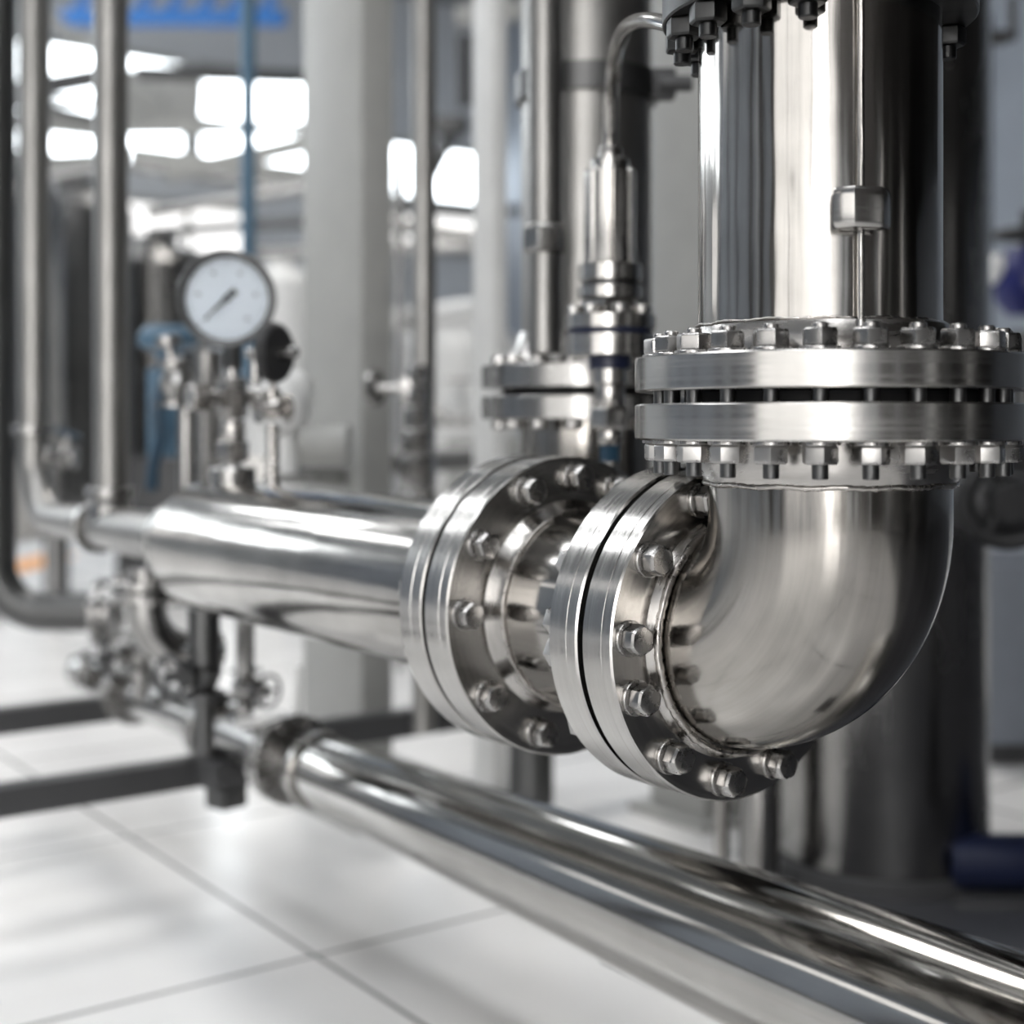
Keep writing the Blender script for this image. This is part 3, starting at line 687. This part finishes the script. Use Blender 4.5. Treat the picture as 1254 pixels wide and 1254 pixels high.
# ---------------------------------------------------------------- right side
VS = P(1078, HY, 3.05); VS.z = 0
ve = thing('storage_vessel', 'large tall steel vessel standing on the floor behind the elbow at the right', 'tank', VS)
part('shell', lathe('shell', [(0, .04), (.221, .04), (.224, .045), (.224, 1.5), (.224, CE-.02), (0, CE-.02)], 128), 'back', ve, frame(VS))
part('base_ring', lathe('bring', disc_prof(.05, .232, .04, .003), 96), 'dark', ve, frame(VS))
pp_ = P(930, HY, 2.92); pp_.z = 0
o = thing('upright_pipe', 'pale steel upright pipe touching the left side of the large vessel', 'pipe', pp_)
part('tube', lathe('upt', [(0, 0), (.043, 0), (.043, .4), (.043, .85), (0, .85)], 48), 'back', o, frame(pp_))
part('foot_ring', lathe('ftr', disc_prof(.02, .055, .02), 40), 'dark', o, frame(pp_))
pp_ = P(884, HY, 2.95); pp_.z = 0
rod('slim_upright_tube', pp_, pp_+Z*.8, .016, 'pipe', 'slim shiny upright tube left of the pale pipe below the near round flange', 'pipe')
bv = thing('blue_valve', 'dark blue valve body with black handwheel at the right picture edge', 'valve', P(1250, 400, 4.2))
cb = P(1256, 345, 4.2)
part('body', lathe('bvb', [(0, -.10), (.05, -.10), (.085, -.06), (.095, 0), (.085, .06), (.05, .10), (0, .10)], 40), 'blue', bv, frame(cb))
part('spindle', cyl(.014, .16, 20), 'dark', bv, frame(cb+Z*.05))
handwheel(bv, cb+Z*.14, Z, .085, 'black', .013)
part('flange', lathe('bvf', disc_prof(.02, .045, .05), 32), 'white_paint', bv, frame(P(1232, 330, 4.2), -X0))
part('leg_pipe', lathe('bvl', [(.045, 0), (.045, .62)], 32), 'dark_steel', bv, frame(Vector((cb.x, cb.y, .605))))
hw2 = thing('handwheel_valve', 'large blackened valve with wide wheel below the joint at the right edge', 'valve', P(1225, 600, 3.1))
cw = P(1236, 612, 2.55)
part('body', lathe('hwb', [(0, -.12), (.05, -.12), (.075, -.05), (.075, .05), (.05, .12), (0, .12)], 32), 'dark', hw2, frame(cw+Y0*.10, X0))
handwheel(hw2, cw, (Y0+Z*.25+X0*.1), .078, 'black', .017)
part('spindle', cyl(.016, .1, 20), 'dark', hw2, frame(cw, Y0))
part('leg_pipe', lathe('hwl', [(.04, 0), (.04, .7)], 32), 'dark_steel', hw2, frame(Vector((cw.x+.15, cw.y+.1, 0))))
tv = thing('small_valve', 'small black valve blurred at the top right corner', 'valve', P(1215, 45, 4.5))
part('body', boxm('tvb', .085, .05, .045, .012), 'dark', tv, frame(P(1217, 55, 4.5)))
part('spindle', cyl(.014, .14, 16), 'dark', tv, frame(P(1240, 50, 4.5)))
rod('back_pipe', P(1208, 20, 4.55), P(1208, 700, 4.55), .018, 'back', 'slim pale pipe along the right side of the large vessel', 'pipe')
rod('dark_hose', P(1175, 946, 5.0), P(1300, 966, 5.0), .022, 'navy', 'dark hose crossing behind the vessel foot at the right edge, the upper one', 'hose')
nb = thing('floor_pump', 'dark navy pump lying on the floor at the right edge behind the vessel', 'pump', G(1245, 1085))
gp2 = G(1262, 1095)
part('motor', cyl(.055, .34, 40), 'navy', nb, frame(gp2+Z*.066-X0*.17, X0))
part('base_plate', boxm('pbp', .36, .2, .012), 'dark', nb, frame(gp2))

# ---------------------------------------------------------------- far background of the hall
def tank(px, py_top, Y, r, label, m='back'):
    c = P(px, HY, Y); c.z = 0; zt = CAMH-(py_top-HY)/F*Y
    o = thing('process_tank', label, 'tank', c)
    part('shell', lathe('ts', [(0, .35), (r*.6, .38), (r, .55), (r, zt-r*.35), (r*.85, zt-r*.12), (r*.4, zt), (0, zt+.02)], 48), m, o, frame(c))
    for k in range(3):
        t = 2*pi*k/3+.5; part('leg', cyl(.03, .6, 12), m, o, frame(c+X0*(r*.8*math.cos(t))+Y0*(r*.8*math.sin(t))))
    part('manway', lathe('mw', disc_prof(.02, r*.4, .06), 32), m, o, frame(c+Z*(zt-.01)))
tank(96, 235, 8.0, .30, 'tall steel process tank between the two left upright pipes', 'dark_steel')
tank(190, 300, 9.0, .36, 'lower steel tank behind the blue actuator, left of the gauge')
tank(12, 225, 7.0, .26, 'steel tank cut by the left picture edge')
tank(560, 400, 9.5, .42, 'pale tank seen between the slim pipe and the second thick pipe', 'white_paint')
tank(345, 330, 7.5, .20, 'small pale tank directly right of the gauge', 'white_paint')
# roof and pipe-rack members
def spanb(y0, y1, Ya, x0, x1, Yb, th, m, label, cat='beam', name='roof_beam', h_=None):
    beam(name, P(x0, y0, Ya), P(x1, y1, Yb), th, h_ or th, m, label, cat)
bg = thing('crane_girder', 'bright blue girder high under the roof at the top left', 'girder', P(220, 10, 13))
for i, (y0, y1) in enumerate(((-14, -10),)):
    p, q_ = P(70, 6, 13), P(372, 6, 13); d = q_-p
    def bpart(nm, p, q_, w_, h_):
        x = (q_-p).normalized(); s = Vector((-x.y, x.x, 0)).normalized(); u = x.cross(s)
        part(nm, boxm(nm, w_, h_, (q_-p).length, .01), 'lblue', bg, Matrix(((s.x, u.x, x.x, p.x), (s.y, u.y, x.y, p.y), (s.z, u.z, x.z, p.z), (0, 0, 0, 1))))
    bpart('chord', P(76, 22, 13), P(350, 22, 13.0), .12, .14)
    bpart('chord', P(60, -25, 13), P(380, -25, 13.0), .12, .10)
    for k in range(7):
        xa = 90+k*38; bpart('brace', P(xa, 20, 13), P(xa+(28), -22, 13), .07, .09)
def hpipe(y0, y1, x0, x1, Ya, Yb, r, m, label, cat='pipe', name='rack_pipe'):
    rod(name, P(x0, y0, Ya), P(x1, y1, Yb), r, m, label, cat)
spanb(88, 97, 10, 165, 400, 10.5, .08, 'dark', 'dark beam crossing between the top window strip and the upper bright windows', h_=.09)
spanb(122, 128, 11.5, 150, 246, 11.5, .1, 'grey_paint', 'beige grey panel beam left of the upper bright window', h_=.36)
spanb(158, 156, 10, 120, 400, 10, .08, 'grey_paint', 'grey beam between the upper and lower bright window rows', h_=.075)
hpipe(205, 238, 170, 400, 9, 9, .03, 'back', 'steel pipe sloping down to the right above the gauge')
hpipe(262, 225, 180, 400, 8.5, 8.5, .035, 'back', 'steel pipe rising to the right above the gauge')
hpipe(285, 268, 180, 420, 8, 8, .03, 'dark_steel', 'dull pipe just above the gauge, crossing behind it')
hpipe(310, 300, 300, 600, 9, 9, .04, 'back', 'steel pipe at mid height behind the slim pipe and wide column')
hpipe(232, 205, 0, 130, 8.2, 8.2, .035, 'back', 'steel rack pipe crossing behind the bent pipe, upper one')
hpipe(118, 150, -10, 130, 9, 9, .04, 'dark_steel', 'dull brownish pipe behind the left upright pipes near the top')
hpipe(170, 60, -10, 60, 9.6, 9.6, .03, 'grey_paint', 'thin slanting brace at the upper left corner', 'brace', 'slanting_brace')
hpipe(20, 120, 60, 200, 11, 11, .04, 'grey_paint', 'thin slanting brace below the blue girder', 'brace', 'slanting_brace')
spanb(258, 258, 10, 470, 640, 10, .08, 'dark', 'dark window beam between the slim pipe and the narrow column', h_=.06)
spanb(20, 12, 7, 558, 640, 7, .06, 'grey_paint', 'pale bracket beam on the narrow column at the top', h_=.09)
bk = thing('hanging_valve', 'dark bracket and valve hanging between slim pipe and narrow column near the top', 'valve', P(565, 90, 6))
part('stem', cyl(.03, .30, 16), 'dark', bk, frame(P(568, 130, 6)))
part('body', boxm('hvb', .14, .08, .08, .02), 'dark_steel', bk, frame(P(553, 165, 6)))
part('arm', cyl(.03, .25, 16), 'dark_steel', bk, frame(P(553, 165, 6), Vector((-.3, 0, -.6)).normalized()))
# far machines below the horizon
def cabinet(px0, px1, py0, Y, d, m, label, name='machine_cabinet', lid=None):
    p0 = P(px0, HY, Y); p1 = P(px1, HY, Y); h = CAMH-(py0-HY)/F*Y; c = (p0+p1)/2; c.z = 0; w_ = (p1-p0).length
    o = thing(name, label, 'cabinet', c+Y0*d/2)
    part('body', boxm('cbb', w_, d, h-.06, .01), m, o, frame(c+Y0*d/2+Z*.06))
    part('plinth', boxm('cbp', w_-.06, d-.06, .06, .004), 'dark', o, frame(c+Y0*d/2))
    part('door', boxm('cbd', w_*.86, .015, (h-.06)*.86, .004), m, o, frame(c-Y0*.008+Z*(.06+(h-.06)*.07)))
cabinet(150, 235, 560, 7.5, .5, 'dark', 'dark low cabinet behind the riser joints at the left')
cabinet(545, 640, 535, 6.5, .4, 'grey_paint', 'pale grey low cabinet above the far round flange, behind the fittings')
hpipe(512, 512, 530, 600, 5.0, 5.0, .03, 'back', 'short bright pipe left of the second flange joint, the upper one')
hpipe(566, 560, 470, 600, 4.2, 4.2, .035, 'dark_steel', 'dark pipe behind the far flange rim, left of the second flange joint')
solo('floor_marking', boxm('fm', .30, 1.1, .004, 0), 'orange', 'orange patch painted on the floor at the far left', 'floor marking', frame(G(38, 690), Z, 0))

# more of the pipe racks behind
rod('rack_post', P(490, 520, 5.5)-Z*.949, P(490, 200, 5.5), .020, 'back', 'thin bright tube between the wide column and the slim pipe', 'post')
hpipe(275, 290, 478, 580, 5.54, 5.54, .03, 'back', 'steel pipe crossing behind the slim pipe below the dark window beam', 'pipe')
hpipe(395, 380, 478, 580, 5.57, 5.57, .05, 'white_paint', 'white pipe crossing behind the slim pipe at mid height', 'pipe')
valve(76, 560, 3.08, .028, 'small steel valve tucked inside the bend of the bright left pipe', 'back', 'teal', wdir=(Z+X0*.3).normalized(), axis=X0)
valve(560, 500, 4.8, .05, 'blurred pale valve above the far flange, left of the second flange joint', 'white_paint', 'back', wdir=Z, axis=X0)
valve(110, 830, 3.35, .03, 'small bright valve on top of the farther dark rail near the header end', 'back', 'black', wdir=(Z-X0*.4).normalized(), axis=A)

spanb(214, 168, 8.6, 205, 410, 8.6, .06, 'grey_paint', 'slanting grey beam crossing the lower bright windows, rising to the right', h_=.10)
spanb(190, 222, 9.2, 160, 410, 9.2, .06, 'grey_paint', 'slanting grey beam below the lower bright windows, falling to the right', h_=.12)
spanb(112, 92, 9.8, 20, 132, 9.8, .08, 'dark', 'dark beam between the two left upright pipes, rising to the right', h_=.13)
spanb(145, 160, 10.2, -10, 132, 10.2, .08, 'grey_paint', 'grey beam behind the left upright pipes, falling to the right', h_=.12)
spanb(205, 196, 10.6, -10, 132, 10.6, .08, 'grey_paint', 'grey beam behind the left upright pipes, the lowest of three', h_=.12)
db = thing('drop_bend', 'dull steel bend dropping from the branch joint towards the header, at the left', 'pipe', P(175, 780, 2.95))
q0 = H(1.62); q1 = q0-Z*.06
part('tube', sweep('dbt', [q1, q1-Z*.07]+arc(q1-Z*.07+B*.09, -B, -Z, .09, 0, pi/2, 10)[1:]+[q1-Z*.16+B*.14], .036, 28), 'back', db)
flange_pair(db, q0-Z*.10, Z, .066, .014, 8)

cabinet(1192, 1330, 675, 3.95, .35, 'bluegrey_wall', 'low blue grey cabinet standing behind the large vessel at the right edge', 'machine_cabinet')
